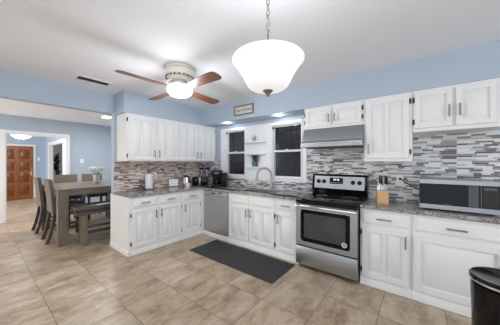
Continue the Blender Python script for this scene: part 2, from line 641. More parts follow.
# windows
for i, w in enumerate((W1, W2)):
    mb = MB()
    mb.box((w[0], 0.0, WZ[0]), (w[0] + 0.009, 0.06, WZ[1])).box((w[1] - 0.009, 0.0, WZ[0]), (w[1], 0.06, WZ[1]))
    mb.box((w[0], 0.0, WZ[1] - 0.009), (w[1], 0.06, WZ[1])).box((w[0], 0.0, WZ[0]), (w[1], 0.06, WZ[0] + 0.009))
    wf = struct(mb.build('window_%d' % (i + 1), M['trim']))
    mb = MB()
    zm = 1.63
    x0, x1 = w[0] + 0.009, w[1] - 0.009
    for z0, z1, y in ((WZ[0] + 0.009, zm + 0.018, 0.012), (zm - 0.018, WZ[1] - 0.009, 0.034)):
        mb.box((x0, y, z0), (x0 + 0.010, y + 0.02, z1)).box((x1 - 0.010, y, z0), (x1, y + 0.02, z1))
        mb.box((x0, y, z0), (x1, y + 0.02, z0 + (0.014 if y < 0.02 else 0.03)), 0.002).box((x0, y, z1 - (0.014 if y > 0.02 else 0.03)), (x1, y + 0.02, z1), 0.002)
    mb.build('sash', M['trim'], wf)
    B(((x0 + x1) / 2 - 0.025, 0.0, zm + 0.018), ((x0 + x1) / 2 + 0.025, 0.03, zm + 0.03), 0.003).build('sash_lock', M['whiteplastic'], wf)
    MB().box((x0 + 0.006, 0.020, WZ[0] + 0.02), (x1 - 0.006, 0.024, zm)).box((x0 + 0.006, 0.042, zm), (x1 - 0.006, 0.046, WZ[1] - 0.02)).build('pane', M['pane'], wf)
    # charcoal fabric behind the glass, gathered in upright folds
    mb = MB()
    nn = 44
    rows = []
    for z in (WZ[0] + 0.002, WZ[1] - 0.002):
        rows.append([mb.bm.verts.new((w[0] + 0.003 + (w[1] - w[0] - 0.006) * k / nn, 0.095 + 0.010 * math.sin(k * 1.7) + 0.005 * math.sin(k * 0.9 + i), z)) for k in range(nn + 1)])
    for k in range(nn):
        mb.bm.faces.new((rows[0][k], rows[0][k + 1], rows[1][k + 1], rows[1][k]))
    g = bmesh.ops.solidify(mb.bm, geom=mb.bm.faces[:], thickness=0.003)
    c = mb.build('window_curtain', M['curtain'])
    tag(c, ['charcoal pleated curtain behind the left window beside the coffee maker', 'charcoal pleated curtain behind the right window beside the range hood'][i], 'curtain', 'curtains behind the kitchen windows')
    for xx in (w[0] + 0.02, w[1] - 0.02):
        MB().box((xx - 0.014, -0.03, WZ[1] - 0.052), (xx + 0.014, 0.012, WZ[1] - 0.03), 0.003).build('curtain_bracket', M['black'], wf)
# casing around both windows and the board between them
mb = MB()
for a, b in ((0.556, W1[0]), (W2[1], 2.575)):
    mb.box((a, -0.022, 1.085), (b, 0, 2.155), 0.004)
    mb.box((a + 0.012, -0.03, 1.10), (a + 0.03, -0.02, 2.14), 0.003)
mb.box((W1[1], -0.018, 1.085), (W2[0], 0, 2.155), 0.002)
for a, b in (W1, W2):
    mb.box((a, -0.022, WZ[1]), (b, 0, 2.155), 0.003).box((a, -0.022, 1.085), (b, 0, WZ[0]), 0.003)
for a, b in ((W1[0] - 0.03, W1[1] + 0.05), (W2[0] - 0.11, W2[1] + 0.03)):
    mb.box((a, -0.034, 2.10), (b, -0.02, 2.155), 0.003)
    mb.box((a, -0.045, WZ[0] - 0.025), (b, -0.016, WZ[0]), 0.003)
mb.box((W1[1] + 0.012, -0.032, 1.15), (W1[1] + 0.05, -0.018, 2.10), 0.003).box((W2[0] - 0.11, -0.032, 1.15), (W2[0] - 0.02, -0.018, 2.10), 0.003)
struct(mb.build('trim_6', M['trim']))

# ------------------------------------------------------------------ cabinets


def pull(mb, p0, p1, off=0.03):
    """bar pull from p0 to p1 standing off the front towards -y"""
    p0, p1 = Vector(p0), Vector(p1)
    d = (p1 - p0).normalized()
    o = Vector((0, -off, 0))
    s = Vector((0.007, 0.005, 0.007))
    a, b = p0 + o, p1 + o
    mb.box(a - s, b + s, 0.002)
    for q in (p0 + d * 0.015, p1 - d * 0.015):
        mb.box(q - Vector((0.005, off, 0.005)), q + Vector((0.005, 0, 0.005)))
    return mb


def front_mesh(x0, x1, z0, z1, yf, panels, th=0.022, st=0.055):
    """door or drawer front whose back lies at y = yf"""
    mb = MB()
    yt = yf - th
    if panels == 0:
        mb.box((x0, yf - th * 0.62, z0), (x1, yf, z1), 0.003)
        mb.raised(x0 + 0.012, x1 - 0.012, z0 + 0.012, z1 - 0.012, yf - th * 0.6, yt, 0.010)
        return mb
    # back board then stiles, rails and raised fields
    mb.box((x0 + 0.004, yf - 0.005, z0 + 0.004), (x1 - 0.004, yf, z1 - 0.004))
    mb.box((x0, yt, z0), (x0 + st, yf, z1), 0.003).box((x1 - st, yt, z0), (x1, yf, z1), 0.003)
    mb.box((x0 + st, yt, z0), (x1 - st, yf, z0 + st), 0.003).box((x0 + st, yt, z1 - st), (x1 - st, yf, z1), 0.003)
    ix0, ix1 = x0 + st, x1 - st
    iz0, iz1 = z0 + st, z1 - st
    n = panels
    mw = 0.036
    pw = ((ix1 - ix0) - mw * (n - 1)) / n
    for k in range(n):
        a = ix0 + k * (pw + mw)
        if k:
            mb.box((a - mw, yt, iz0), (a, yf, iz1), 0.003)
        mb.raised(a + 0.011, a + pw - 0.011, iz0 + 0.011, iz1 - 0.011, yf - 0.004, yt + 0.002, min(0.024, pw * 0.3))
    return mb


def hinge_part(root, x, z, yf):
    mb = MB().cyl((x, yf - 0.012, z - 0.03), (x, yf - 0.012, z + 0.03), 0.006, n=10)
    mb.box((x - 0.009, yf - 0.006, z - 0.024), (x + 0.009, yf, z + 0.024), 0.001)
    mb.build('hinge', M['darkmetal'], root)


def cabinet(name, label, loc, rz, w, dep, z0, z1, fronts, plinth=None, open_box=False, group=None, back=0.0, ext=0.0):
    root = thing(name, label, 'cabinet', loc, rz, group)
    yf = -dep
    mb = MB()
    if open_box:
        t = 0.018
        mb.box((0.001, yf + t, z0), (t, -0.01, z1)).box((w - t, yf + t, z0), (w - 0.001, -0.01, z1))
        mb.box((t, yf + t, z0 + 0.08), (w - t, -0.01, z0 + 0.1))
        mb.box((0.001, yf, z0), (w - 0.001, yf + t, z1))
    else:
        mb.box((0.001, yf, z0), (w + ext - 0.001, -back - 0.001, z1), 0.002)
    mb.build('body', M['cab'], root)
    if plinth is not None:
        mb = MB()
        prof = [(yf - 0.014, 0.0), (yf - 0.014, plinth - 0.012), (yf - 0.006, plinth), (yf, plinth), (yf, 0)]
        mb.prism(prof, 0.001, w - 0.001, lambda u, v, t: (t, u, v))
        mb.build('plinth', M['cab'], root)
    for f in fronts:
        kind, x0, x1, za, zb, pn = f[:6]
        fm = front_mesh(x0, x1, za, zb, yf, pn, st=f[8] if len(f) > 8 else 0.055).build(kind, M['cab'], root)
        hp = f[6]
        yt = yf - 0.022
        if hp is not None:
            if hp[0] == 'h':
                c = (x0 + x1) / 2
                zc = (za + zb) / 2
                pull(MB(), (c - 0.065, yt, zc), (c + 0.065, yt, zc)).build('handle', M['pull'], fm)
            else:
                pull(MB(), (hp[1], yt, hp[2]), (hp[1], yt, hp[3])).build('handle', M['pull'], fm)
        hs = f[7] if len(f) > 7 else None
        if hs:
            hx = x0 - 0.010 if hs == 'L' else x1 + 0.010
            for hz in (za + 0.07, zb - 0.07):
                hinge_part(root, hx, hz, yf)
    return root


R90 = PI / 2
BD = 0.585
DZ = (0.715, 0.862)
OZD = (0.105, 0.680)
HG = (0.52, 0.64)
gl = 'base cabinets along the left wall'
y0 = L1
c1 = cabinet('base_cabinet', 'white base cabinet at the open end of the left counter, below the paper towels', (0, y0, 0), R90, 0.452, BD, 0, CB,
             [('drawer', 0.03, 0.436, DZ[0], DZ[1], 0, ('h',)), ('door', 0.03, 0.436, *OZD, 2, ('v', 0.405, *HG), 'L')], 0.075, group=gl)
B((-0.011, -BD, 0), (0.0, -0.001, CB - 0.001), 0.002).build('end_panel', M['cab'], c1)
# the plinth turns the corner along the end panel
MB().prism([(-0.025, 0.0), (-0.025, 0.063), (-0.016, 0.075), (-0.011, 0.075), (-0.011, 0)], -BD - 0.014, -0.001, lambda u, v, t: (u, t, v)).build('plinth', M['cab'], c1)
cabinet('base_cabinet', 'white base cabinet with drawer, middle of the three along the left wall', (0, y0 + 0.452, 0), R90, 0.464, BD, 0, CB,
        [('drawer', 0.016, 0.442, DZ[0], DZ[1], 0, ('h',)), ('door', 0.016, 0.442, *OZD, 2, ('v', 0.047, *HG), 'R')], 0.075, group=gl)
c3 = cabinet('base_cabinet', 'white base cabinet with drawer in the left run, beside the dishwasher corner', (0, y0 + 0.916, 0), R90, 0.448, BD, 0, CB,
             [('drawer', 0.022, 0.412, DZ[0], DZ[1], 0, ('h',)), ('door', 0.022, 0.412, *OZD, 2, ('v', 0.053, *HG), 'R')], 0.075, group=gl, ext=0.585)
B((0.448 - 0.001, -0.668, 0), (0.472, -0.586, CB)).build('filler_strip', M['cab'], c3)

gb = 'base cabinets along the window wall'
X0 = 1.338
cabinet('sink_cabinet', 'wide white sink cabinet with two doors and two false drawer fronts under the faucet', (X0, 0, 0), 0, 0.99, BD, 0, CB,
        [('false_drawer_front', 0.018, 0.470, DZ[0], DZ[1], 0, None), ('false_drawer_front', 0.492, 0.966, DZ[0], DZ[1], 0, None),
         ('door', 0.018, 0.470, *OZD, 2, ('v', 0.438, *HG), None), ('door', 0.492, 0.966, *OZD, 2, ('v', 0.524, *HG), 'R')], 0.085, open_box=True, group=gb)
cabinet('base_cabinet', 'narrow white base cabinet with drawer just left of the stove', (X0 + 0.99, 0, 0), 0, 0.382, BD, 0, CB,
        [('drawer', 0.03, 0.346, DZ[0], DZ[1], 0, ('h',)), ('door', 0.03, 0.346, *OZD, 1, ('v', 0.056, *HG), 'R')], 0.085, group=gb)
cabinet('base_cabinet', 'white base cabinet with drawer just right of the stove, below the knife block', (3.492, 0, 0), 0, 0.49, BD, 0, CB,
        [('drawer', 0.024, 0.468, DZ[0], DZ[1], 0, ('h',)), ('door', 0.024, 0.468, *OZD, 2, ('v', 0.44, *HG), 'L')], 0.085, group=gb)
cabinet('base_cabinet', 'wide white base cabinet with one broad door below the microwave, behind the trash can', (3.982, 0, 0), 0, 0.69, BD, 0, CB,
        [('drawer', 0.02, 0.66, DZ[0], DZ[1], 0, ('h',)), ('door', 0.02, 0.66, *OZD, 1, ('v', 0.632, 0.50, 0.62), None, 0.06)], 0.085, group=gb)

UD = 0.385
UZ = 1.444
gu = 'wall cabinets on the left wall'
uy = -1.925
cabinet('wall_cabinet', 'white two door wall cabinet on the left wall, at the dining room end', (0, uy, 0), R90, 0.945, UD, UZ, SB,
        [('door', 0.024, 0.480, UZ + 0.02, SB - 0.035, 2, ('v', 0.452, 1.52, 1.63), 'L'), ('door', 0.512, 0.925, UZ + 0.02, SB - 0.035, 2, ('v', 0.54, 1.52, 1.63), None)], group=gu)
cabinet('wall_cabinet', 'white two door wall cabinet on the left wall, in the corner by the window', (0, uy + 0.945, 0), R90, 0.972, UD, UZ, SB,
        [('door', 0.02, 0.452, UZ + 0.02, SB - 0.035, 2, ('v', 0.424, 1.52, 1.63), None), ('door', 0.486, 0.93, UZ + 0.02, SB - 0.035, 2, ('v', 0.514, 1.52, 1.63), 'R')], group=gu)
gw = 'wall cabinets on the window wall'
cabinet('wall_cabinet', 'short white two door wall cabinet directly above the range hood', (2.70, 0, 0), 0, 0.796, UD, 1.905, SB,
        [('door', 0.022, 0.392, 1.935, SB - 0.03, 1, ('v', 0.366, 1.985, 2.085), 'L', 0.05), ('door', 0.420, 0.770, 1.935, SB - 0.03, 1, ('v', 0.446, 1.985, 2.085), 'R', 0.05)], group=gw)
cabinet('wall_cabinet', 'tall white wall cabinet with one two panel door right of the range hood', (3.497, 0, 0), 0, 0.487, UD, 1.436, SB,
        [('door', 0.026, 0.458, 1.475, SB - 0.035, 2, ('v', 0.056, 1.53, 1.64), 'R')], group=gw)
cabinet('wall_cabinet', 'short white two door wall cabinet above the microwave', (3.985, 0, 0), 0, 0.665, UD, 1.76, SB,
        [('door', 0.02, 0.325, 1.80, SB - 0.035, 1, ('v', 0.30, 1.90, 2.01), 'L', 0.045), ('door', 0.352, 0.63, 1.80, SB - 0.035, 1, ('v', 0.38, 1.90, 2.01), None, 0.045)], group=gw)

# ------------------------------------------------------------------ worktops and sink
SX = (1.50, 2.20)
SY = (-0.50, -0.13)
e = 0.006
mb = MB()
mb.box((0.0, L1 - 0.020, CB), (0.622, -0.62, CT), e).box((0.0, -0.622, CB), (SX[0], 0, CT), e)
mb.box((0.60, -0.625, CB), (2.706, SY[0], CT), e).box((SX[0] - 0.01, SY[1], CB), (SX[1] + 0.01, 0, CT), 0).box((SX[1], -0.622, CB), (2.706, 0, CT), e)
tag(mb.build('countertop', M['granite']), 'speckled grey granite countertop turning the corner from the left wall to the stove', 'countertop')
tag(B((3.494, -0.622, CB), (4.70, -0.009, CT), e).build('countertop', M['granite']), 'speckled grey granite countertop right of the stove, under the microwave', 'countertop')
sk = thing('kitchen_sink', 'stainless steel double bowl sink set into the granite below the windows', 'sink', (0, 0, 0))
mb = MB()
zt, zb = CB, 0.70
xm = (SX[0] + SX[1]) / 2
for a, b in ((SX[0] + 0.001, xm - 0.012), (xm + 0.012, SX[1] - 0.001)):
    t = 0.006
    c, d = SY[0] + 0.001, SY[1] - 0.001
    mb.box((a, c, zb), (b, d, zb + t)).box((a, c, zb), (a + t, d, zt)).box((b - t, c, zb), (b, d, zt)).box((a, c, zb), (b, c + t, zt)).box((a, d - t, zb), (b, d, zt))
mb.box((xm - 0.013, SY[0] + 0.001, zb + 0.05), (xm + 0.013, SY[1] - 0.001, zt - 0.01))
mb.build('basin', M['steel'], sk)
for a in (SX[0] + 0.18, SX[1] - 0.18):
    MB().lathe([(0, 0.002), (0.02, 0.002), (0.036, 0.004), (0.04, 0), (0, 0)], (a, -0.31, zb + 0.006), 20).build('drain', M['chrome'], sk)

# faucet
fa = thing('faucet', 'tall brushed nickel gooseneck faucet standing behind the sink', 'faucet', (1.93, -0.09, CT), 0)
MB().lathe([(0, 0), (0.028, 0), (0.028, 0.006), (0.022, 0.012), (0.020, 0.10), (0.014, 0.115), (0, 0.115)], n=24).build('base', M['nickel'], fa)
dx, dy = -0.72, -0.69
R = 0.128
pts = [(0, 0, 0.10), (0, 0, 0.19), (0, 0, 0.262)]
for k in range(1, 15):
    a = PI * k / 14 * 1.08
    s = R * (1 - math.cos(a))
    pts.append((dx * s, dy * s, 0.262 + R * math.sin(a)))
last = Vector(pts[-1])
MB().tube(pts, 0.016, 12).build('spout', M['nickel'], fa)
MB().cyl(last + Vector((0, 0, 0.01)), last + Vector((dx * 0.02, dy * 0.02, -0.075)), 0.019, 0.022).build('spray_head', M['nickel'], fa)
MB().cyl((0.018, 0, 0.075), (0.045, 0, 0.08), 0.011).tube([(0.04, 0, 0.08), (0.07, -0.01, 0.115), (0.085, -0.015, 0.15)], 0.006).build('lever', M['nickel'], fa)

# ------------------------------------------------------------------ dishwasher
dw = thing('dishwasher', 'stainless steel dishwasher under the corner counter beside the sink cabinet', 'dishwasher', (0.674, 0, 0))
w = 0.660
B((0.003, -0.57, 0.09), (w - 0.003, -0.02, CB - 0.004)).build('body', M['darkmetal'], dw)
dd = MB().box((0.004, -0.605, 0.10), (w - 0.004, -0.572, 0.79), 0.004).build('door', M['steelv'], dw)
MB().box((0.004, -0.607, 0.795), (w - 0.004, -0.572, CB - 0.008), 0.004).build('control_panel', M['steelv'], dw)
B((0.22, -0.612, 0.825), (0.34, -0.604, 0.845), 0.003).build('latch', M['black'], dw)
B((0.42, -0.610, 0.845), (0.53, -0.604, 0.862), 0.002).build('display', M['blackgloss'], dw)
B((0.002, -0.599, 0.0), (w - 0.002, -0.55, 0.085), 0.003).build('toe_panel', M['cab'], dw)

# ------------------------------------------------------------------ stove
st = thing('stove', 'stainless steel electric range with black glass cooktop between the base cabinets', 'stove', (2.710, 0, 0))
w = 0.778
B((0.003, -0.64, 0.04), (w - 0.003, -0.03, 0.905)).build('body', M['black'], st)
B((0.002, -0.688, 0.876), (w - 0.002, -0.63, 0.906), 0.003).build('control_trim', M['blackgloss'], st)
for xx in (0.05, w - 0.05):
    for yy in (-0.58, -0.1):
        MB().cyl((xx, yy, 0), (xx, yy, 0.045), 0.018, n=12).build('foot', M['black'], st)
MB().box((0.0, -0.695, 0.905), (w, -0.06, CT + 0.006), 0.006, 2).build('cooktop', M['blackglass'], st)
for bx, by, br in ((0.2, -0.5, 0.105), (0.58, -0.5, 0.085), (0.2, -0.22, 0.08), (0.58, -0.22, 0.105)):
    MB().lathe([(br - 0.004, 0), (br - 0.004, 0.0007), (br, 0.0007), (br, 0), (br - 0.004, 0)], (bx, by, CT + 0.006), 40).build('burner_ring', M['grey'], st)
dr = MB()
dz0, dz1 = 0.315, 0.868
yb, yt = -0.645, -0.695
wx0, wx1, wz0, wz1 = 0.080, 0.690, 0.382, 0.792
dr.box((0.004, yt, dz0), (wx0, yb, dz1), 0.004).box((wx1, yt, dz0), (w - 0.004, yb, dz1), 0.004)
dr.box((wx0 - 0.005, yt, dz0), (wx1 + 0.005, yb, wz0), 0.004).box((wx0 - 0.005, yt, wz1), (wx1 + 0.005, yb, dz1), 0.004)
door = dr.build('oven_door', M['steel'], st)
gm = MB()
rr = 0.035
poly = []
for cx, cz, a0 in ((wx1 - rr, wz1 - rr, 0), (wx0 + rr, wz1 - rr, 90), (wx0 + rr, wz0 + rr, 180), (wx1 - rr, wz0 + rr, 270)):
    for k in range(7):
        a = math.radians(a0 + 15 * k)
        poly.append((cx + (rr + 0.006) * math.cos(a), cz + (rr + 0.006) * math.sin(a)))
gm.prism(poly, yt - 0.002, yt + 0.02, lambda u, v, t: (u, t, v))
gm.build('oven_window', M['blackglass'], door)
im = MB()
im.box((wx0 + 0.045, yt - 0.0032, wz0 + 0.045), (wx1 - 0.045, yt - 0.002, wz1 - 0.04), 0.0005).build('inner_window', M['ovenglass'], door)
rk = MB()
for k in range(5):
    z = wz0 + 0.11 + k * 0.045
    rk.box((wx0 + 0.075, yt - 0.0042, z), (wx1 - 0.075, yt - 0.0032, z + 0.002))
rk.build('oven_rack', M['darkmetal'], door)
Myy = Matrix.Rotation(PI / 2, 4, 'X')
MB().lathe([(0.021, 0), (0.021, 0.002), (0.030, 0.002), (0.030, 0)], (0, 0, 0), 28, None, Matrix.Translation((0.632, yt - 0.002, wz0 + 0.055)) @ Myy).lathe([(0, 0), (0, 0.0015), (0.009, 0.0015), (0.009, 0)], (0, 0, 0), 24, None, Matrix.Translation((0.632, yt - 0.002, wz0 + 0.055)) @ Myy).build('badge', M['whiteplastic'], door)
MB().box((0.006, -0.748, 0.828), (w - 0.006, -0.715, 0.862), 0.008, 3).box((0.05, -0.72, 0.835), (0.08, -0.69, 0.855)).box((w - 0.08, -0.72, 0.835), (w - 0.05, -0.69, 0.855)).build('handle', M['chrome'], door)
B((0.004, -0.693, 0.055), (w - 0.004, -0.642, 0.300), 0.006, 2).build('storage_drawer', M['steel'], st)
# back guard
bp = MB().prism([(-0.10, CT + 0.004), (-0.10, 0.99), (-0.115, 1.02), (-0.085, 1.225), (-0.06, 1.245), (-0.012, 1.245), (-0.012, CT + 0.004)], 0.0, w, lambda u, v, t: (t, u, v)).build('back_panel', M['blackgloss'], st)
sl = math.atan2(0.03, 0.205)
FM = Matrix.Translation((0, -0.1035, 1.02)) @ Matrix.Rotation(-sl, 4, 'X')
MB().box((0.035, -0.014, 0.012), (w - 0.035, -0.0085, 0.198), 0.002, 1, FM).build('fascia', M['steel'], bp)
MB().box((0.27, -0.0165, 0.085), (0.46, -0.0135, 0.175), 0.001, 1, FM).build('display', M['blackgloss'], bp)
mb = MB()
for k in range(6):
    mb.box((0.285 + k * 0.028, -0.0172, 0.098), (0.303 + k * 0.028, -0.0165, 0.112), 0, 1, FM)
mb.build('button', M['grey'], bp)
mb = MB()
for x in (0.325, 0.345, 0.372, 0.392):
    mb.box((x, -0.0175, 0.136), (x + 0.012, -0.0163, 0.160), 0, 1, FM)
mb.build('display_segment', M['digits'], bp)
mb = MB()
for k in range(8):
    mb.box((0.335 + k * 0.0075, -0.0148, 0.045), (0.3395 + k * 0.0075, -0.0135, 0.052), 0, 1, FM)
mb.build('maker_mark', M['darkmetal'], bp)
for xx in (0.10, 0.185, w - 0.185, w - 0.10):
    MB().lathe([(0.030, 0), (0.029, 0.006), (0.021, 0.008), (0.019, 0.026), (0.016, 0.029), (0, 0.029)], (0, 0, 0), 24, None, FM @ Matrix.Translation((xx, -0.014, 0.115)) @ Matrix.Rotation(PI / 2, 4, 'X')).build('knob', M['black'], bp)

# ------------------------------------------------------------------ range hood
hd = thing('range_hood', 'stainless steel under cabinet range hood above the stove', 'range hood', (2.702, 0, 0))
w = 0.794
MB().prism([(-0.009, 1.675), (-0.009, 1.904), (-0.388, 1.904), (-0.408, 1.885), (-0.46, 1.725), (-0.50, 1.700), (-0.50, 1.675)], 0, w, lambda u, v, t: (t, u, v)).build('body', M['steel'], hd)
B((-0.006, -0.515, 1.636), (w + 0.006, -0.009, 1.678), 0.003).build('lip', M['steel'], hd)
B((0.05, -0.46, 1.628), (w - 0.05, -0.06, 1.637)).build('filter', M['darkmetal'], hd)
mb = MB()
for k in range(3):
    mb.box((w - 0.10 + k * 0.028, -0.519, 1.652), (w - 0.082 + k * 0.028, -0.514, 1.662), 0.001)
mb.build('switch', M['grey'], hd)

# ------------------------------------------------------------------ microwave, plug and outlets
mw = thing('microwave', 'large stainless steel microwave with dark window on the right counter', 'microwave', (4.046, -0.475, CT), 0)
w, h, d = 0.578, 0.318, 0.36
B((0, 0.012, 0.014), (w, d, h), 0.004).build('body', M['steel'], mw)
for xx in (0.05, w - 0.05):
    for yy in (0.06, d - 0.05):
        MB().cyl((xx, yy, 0), (xx, yy, 0.016), 0.014, n=12).build('foot', M['black'], mw)
B((0, 0, 0.014), (w, 0.012, 0.062), 0.002).build('lower_trim', M['steel'], mw)
B((0, 0, h - 0.045), (w, 0.012, h), 0.002).build('upper_trim', M['steel'], mw)
md = B((0.0, 0.0, 0.062), (0.455, 0.012, h - 0.045), 0.001).build('door', M['blackglass'], mw)
B((0.10, -0.001, 0.082), (0.335, 0.001, h - 0.062)).build('window', M['mwglass'], md)
B((0.372, -0.0012, 0.064), (0.44, 0.001, h - 0.047), 0.0003).build('handle_strip', M['ovenglass'], md)
mb = MB()
for k in range(7):
    mb.box((0.195 + k * 0.0085, -0.0022, 0.069), (0.1995 + k * 0.0085, -0.0008, 0.0755))
mb.build('maker_mark', M['grey'], md)
cp = B((0.459, 0.0, 0.062), (w, 0.012, h - 0.045), 0.001).build('control_panel', M['blackgloss'], mw)
B((0.475, -0.001, h - 0.088), (w - 0.02, 0.001, h - 0.06)).build('display', M['ovenglass'], cp)
for r in range(5):
    for k in range(3):
        B((0.478 + k * 0.031, -0.001, 0.075 + r * 0.027), (0.499 + k * 0.031, 0.001, 0.090 + r * 0.027)).build('button', M['darkmetal'], cp)


def outlet(label, loc, rz, name='wall_outlet', cat='outlet', kind='outlet'):
    o = thing(name, label, cat, loc, rz)
    B((-0.038, -0.006, -0.06), (0.038, 0, 0.06), 0.003).build('cover_plate', M['whiteplastic'], o)
    if kind == 'outlet':
        for s in (-1, 1):
            f = MB().cyl((0, -0.0085, s * 0.021), (0, -0.004, s * 0.021), 0.016).build('socket', M['whiteplastic'], o)
            mb = MB()
            for q in (-1, 1):
                mb.box((q * 0.006 - 0.001, -0.0088, s * 0.021 - 0.004), (q * 0.006 + 0.001, -0.0084, s * 0.021 + 0.005))
            mb.build('slot', M['black'], f)
    else:
        B((-0.006, -0.016, -0.010), (0.006, -0.005, 0.012), 0.002).build('toggle', M['whiteplastic'], o)
    return o


outlet('white outlet with a black plug on the tile between knife block and microwave', (3.847, -0.008, 1.19), 0)
outlet('pale outlet on the left wall tile beside the paper towels', (0.008, -1.25, 1.17), R90)
outlet('white light switch on the blue dining room wall', (DX, -1.484, 1.467), R90, 'light_switch', 'light switch', 'switch')
outlet('white switch plate beside the wooden front door', (FX, -1.80, 1.56), R90, 'light_switch', 'light switch', 'switch')
pc = thing('power_cord', 'black power cord from the outlet to the microwave', 'cord', (3.85, -0.02, 1.212))
MB().box((-0.013, -0.030, -0.014), (0.013, 0.001, 0.014), 0.004).build('plug', M['black'], pc)
MB().tube([(0, -0.028, 0), (0.02, -0.06, -0.005), (0.06, -0.10, -0.035), (0.125, -0.16, -0.075), (0.165, -0.21, -0.095), (0.188, -0.24, -0.10)], 0.006, 8).build('cable', M['black'], pc)

# ------------------------------------------------------------------ knife block and knives
kb = thing('knife_block', 'low blond wood knife block on the counter right of the stove', 'knife block', (3.697, -0.40, CT), math.radians(14))
B((-0.058, -0.05, 0), (0.058, 0.05, 0.16), 0.004).build('body', M['knifewood'], kb)
MB().box((-0.056, 0.040, 0.16), (0.056, 0.048, 0.27), 0.001).build('guard', M['glass'], kb)
pos_l = ['at the far left of the block', 'second from the left in the block', 'in the middle left of the block', 'in the middle right of the block', 'second from the right in the block', 'at the far right of the block']
rot = Matrix.Rotation(math.radians(14), 3, 'Z')
for k in range(6):
    xx = -0.046 + k * 0.0184
    p = Vector((3.697, -0.40, CT + 0.161)) + rot @ Vector((xx, -0.012 + 0.018 * (k % 2), 0))
    kn = thing('kitchen_knife', '%s kitchen knife standing %s' % ('black handled' if k % 3 else 'steel handled', pos_l[k]), 'knife', p, math.radians(14), 'knives in the knife block')
    hh = 0.055 + 0.012 * ((k * 2) % 3)
    B((-0.0075, -0.0012, 0.0), (0.0075, 0.0012, hh), 0.0004).build('blade', M['chrome'], kn)
    MB().prism([(-0.008, hh), (0.008, hh), (0.009, hh + 0.05), (0.007, hh + 0.1), (-0.004, hh + 0.104), (-0.0085, hh + 0.06)], -0.006, 0.006, lambda u, v, t: (u, t, v)).build('handle', M['black'] if k % 3 else M['nickel'], kn)

# ------------------------------------------------------------------ things on the left counter
pt = thing('paper_towel_holder', 'black wire paper towel holder with a wavy arm on the left counter', 'paper towel holder', (0.15, -1.44, CT), math.radians(40))
MB().lathe([(0, 0), (0.085, 0), (0.085, 0.008), (0.02, 0.014), (0, 0.014)], n=28).build('base', M['black'], pt)
MB().cyl((0, 0, 0.01), (0, 0, 0.31), 0.006).ball((0, 0, 0.318), 0.013).build('rod', M['black'], pt)
wv = [(0.10 + 0.014 * math.sin(k * 1.05), 0, 0.01 + k * 0.0175) for k in range(17)]
MB().tube([(0.03, 0, 0.008), (0.08, 0, 0.008)] + wv, 0.0045, 8).build('arm', M['black'], pt)
roll = MB()
roll.lathe([(0.02, 0), (0.062, 0), (0.064, 0.004), (0.064, 0.264), (0.062, 0.268), (0.02, 0.268), (0.02, 0)], n=32)
tag(roll.build('paper_towel_roll', M['paper'], None, (0.15, -1.44, CT + 0.0145)), 'white paper towel roll on the black wire holder', 'paper towels')

sg = thing('tabletop_sign', 'small white framed sign leaning on the left counter beside the kettle', 'sign', (0.10, -0.905, CT), math.radians(66))
TL = Matrix.Rotation(math.radians(-9), 4, 'X')
MB().box((-0.10, -0.008, 0), (0.10, 0.008, 0.165), 0.002, 1, TL).build('board', M['whiteplastic'], sg)
mb = MB()
for a in (((-0.10, -0.013, 0), (-0.088, 0.0, 0.165)), ((0.088, -0.013, 0), (0.10, 0, 0.165)), ((-0.088, -0.013, 0), (0.088, 0, 0.012)), ((-0.088, -0.013, 0.153), (0.088, 0, 0.165))):
    mb.box(a[0], a[1], 0.001, 1, TL)
mb.build('frame', M['signwood'], sg)
mb = MB()
for z, xs in ((0.115, (-0.06, -0.035, -0.01, 0.02, 0.05)), (0.06, (-0.055, -0.02, 0.01, 0.035, 0.06))):
    for q, x in enumerate(xs):
        mb.box((x - 0.007, -0.0092, z - 0.014), (x - 0.003, -0.008, z + 0.014), 0, 1, TL)
        mb.box((x - 0.003, -0.0092, z - 0.002 + 0.01 * (q % 2)), (x + 0.007, -0.008, z + 0.002 + 0.01 * (q % 2)), 0, 1, TL)
mb.build('lettering', M['grey'], sg)

kt = thing('kettle', 'small stainless steel kettle with black lid between the sign and the toaster', 'kettle', (0.27, -0.72, CT), math.radians(-40))
MB().lathe([(0, 0), (0.075, 0), (0.078, 0.01), (0.075, 0.1), (0.068, 0.19), (0.0, 0.19)], n=28).build('body', M['chrome'], kt)
MB().lathe([(0, 0.19), (0.071, 0.19), (0.069, 0.203), (0.03, 0.213), (0.012, 0.222), (0.012, 0.232), (0, 0.234)], n=28).build('lid', M['black'], kt)
MB().tube([(0.065, 0, 0.195), (0.115, 0, 0.19), (0.122, 0, 0.12), (0.105, 0, 0.05), (0.07, 0, 0.04)], 0.009, 8).build('handle', M['black'], kt)
MB().tube([(-0.06, 0, 0.15), (-0.09, 0, 0.17), (-0.11, 0, 0.185)], [0.022, 0.016, 0.012], 10).build('spout', M['chrome'], kt)
MB().lathe([(0, 0), (0, 0), (0.03, 0), (0.034, 0.05), (0.034, 0.09), (0.0, 0.09)], n=20)
mug = thing('mug', 'small white mug in front of the steel kettle', 'mug', (0.43, -0.80, CT))
MB().lathe([(0, 0.004), (0, 0), (0.032, 0), (0.037, 0.09), (0.033, 0.09), (0.029, 0.006), (0, 0.006)], n=24).build('cup', M['whiteplastic'], mug)
MB().tube([(0.0, 0.034, 0.075), (0, 0.058, 0.07), (0, 0.062, 0.045), (0, 0.05, 0.022), (0, 0.033, 0.02)], 0.0045, 8).build('handle', M['whiteplastic'], mug)

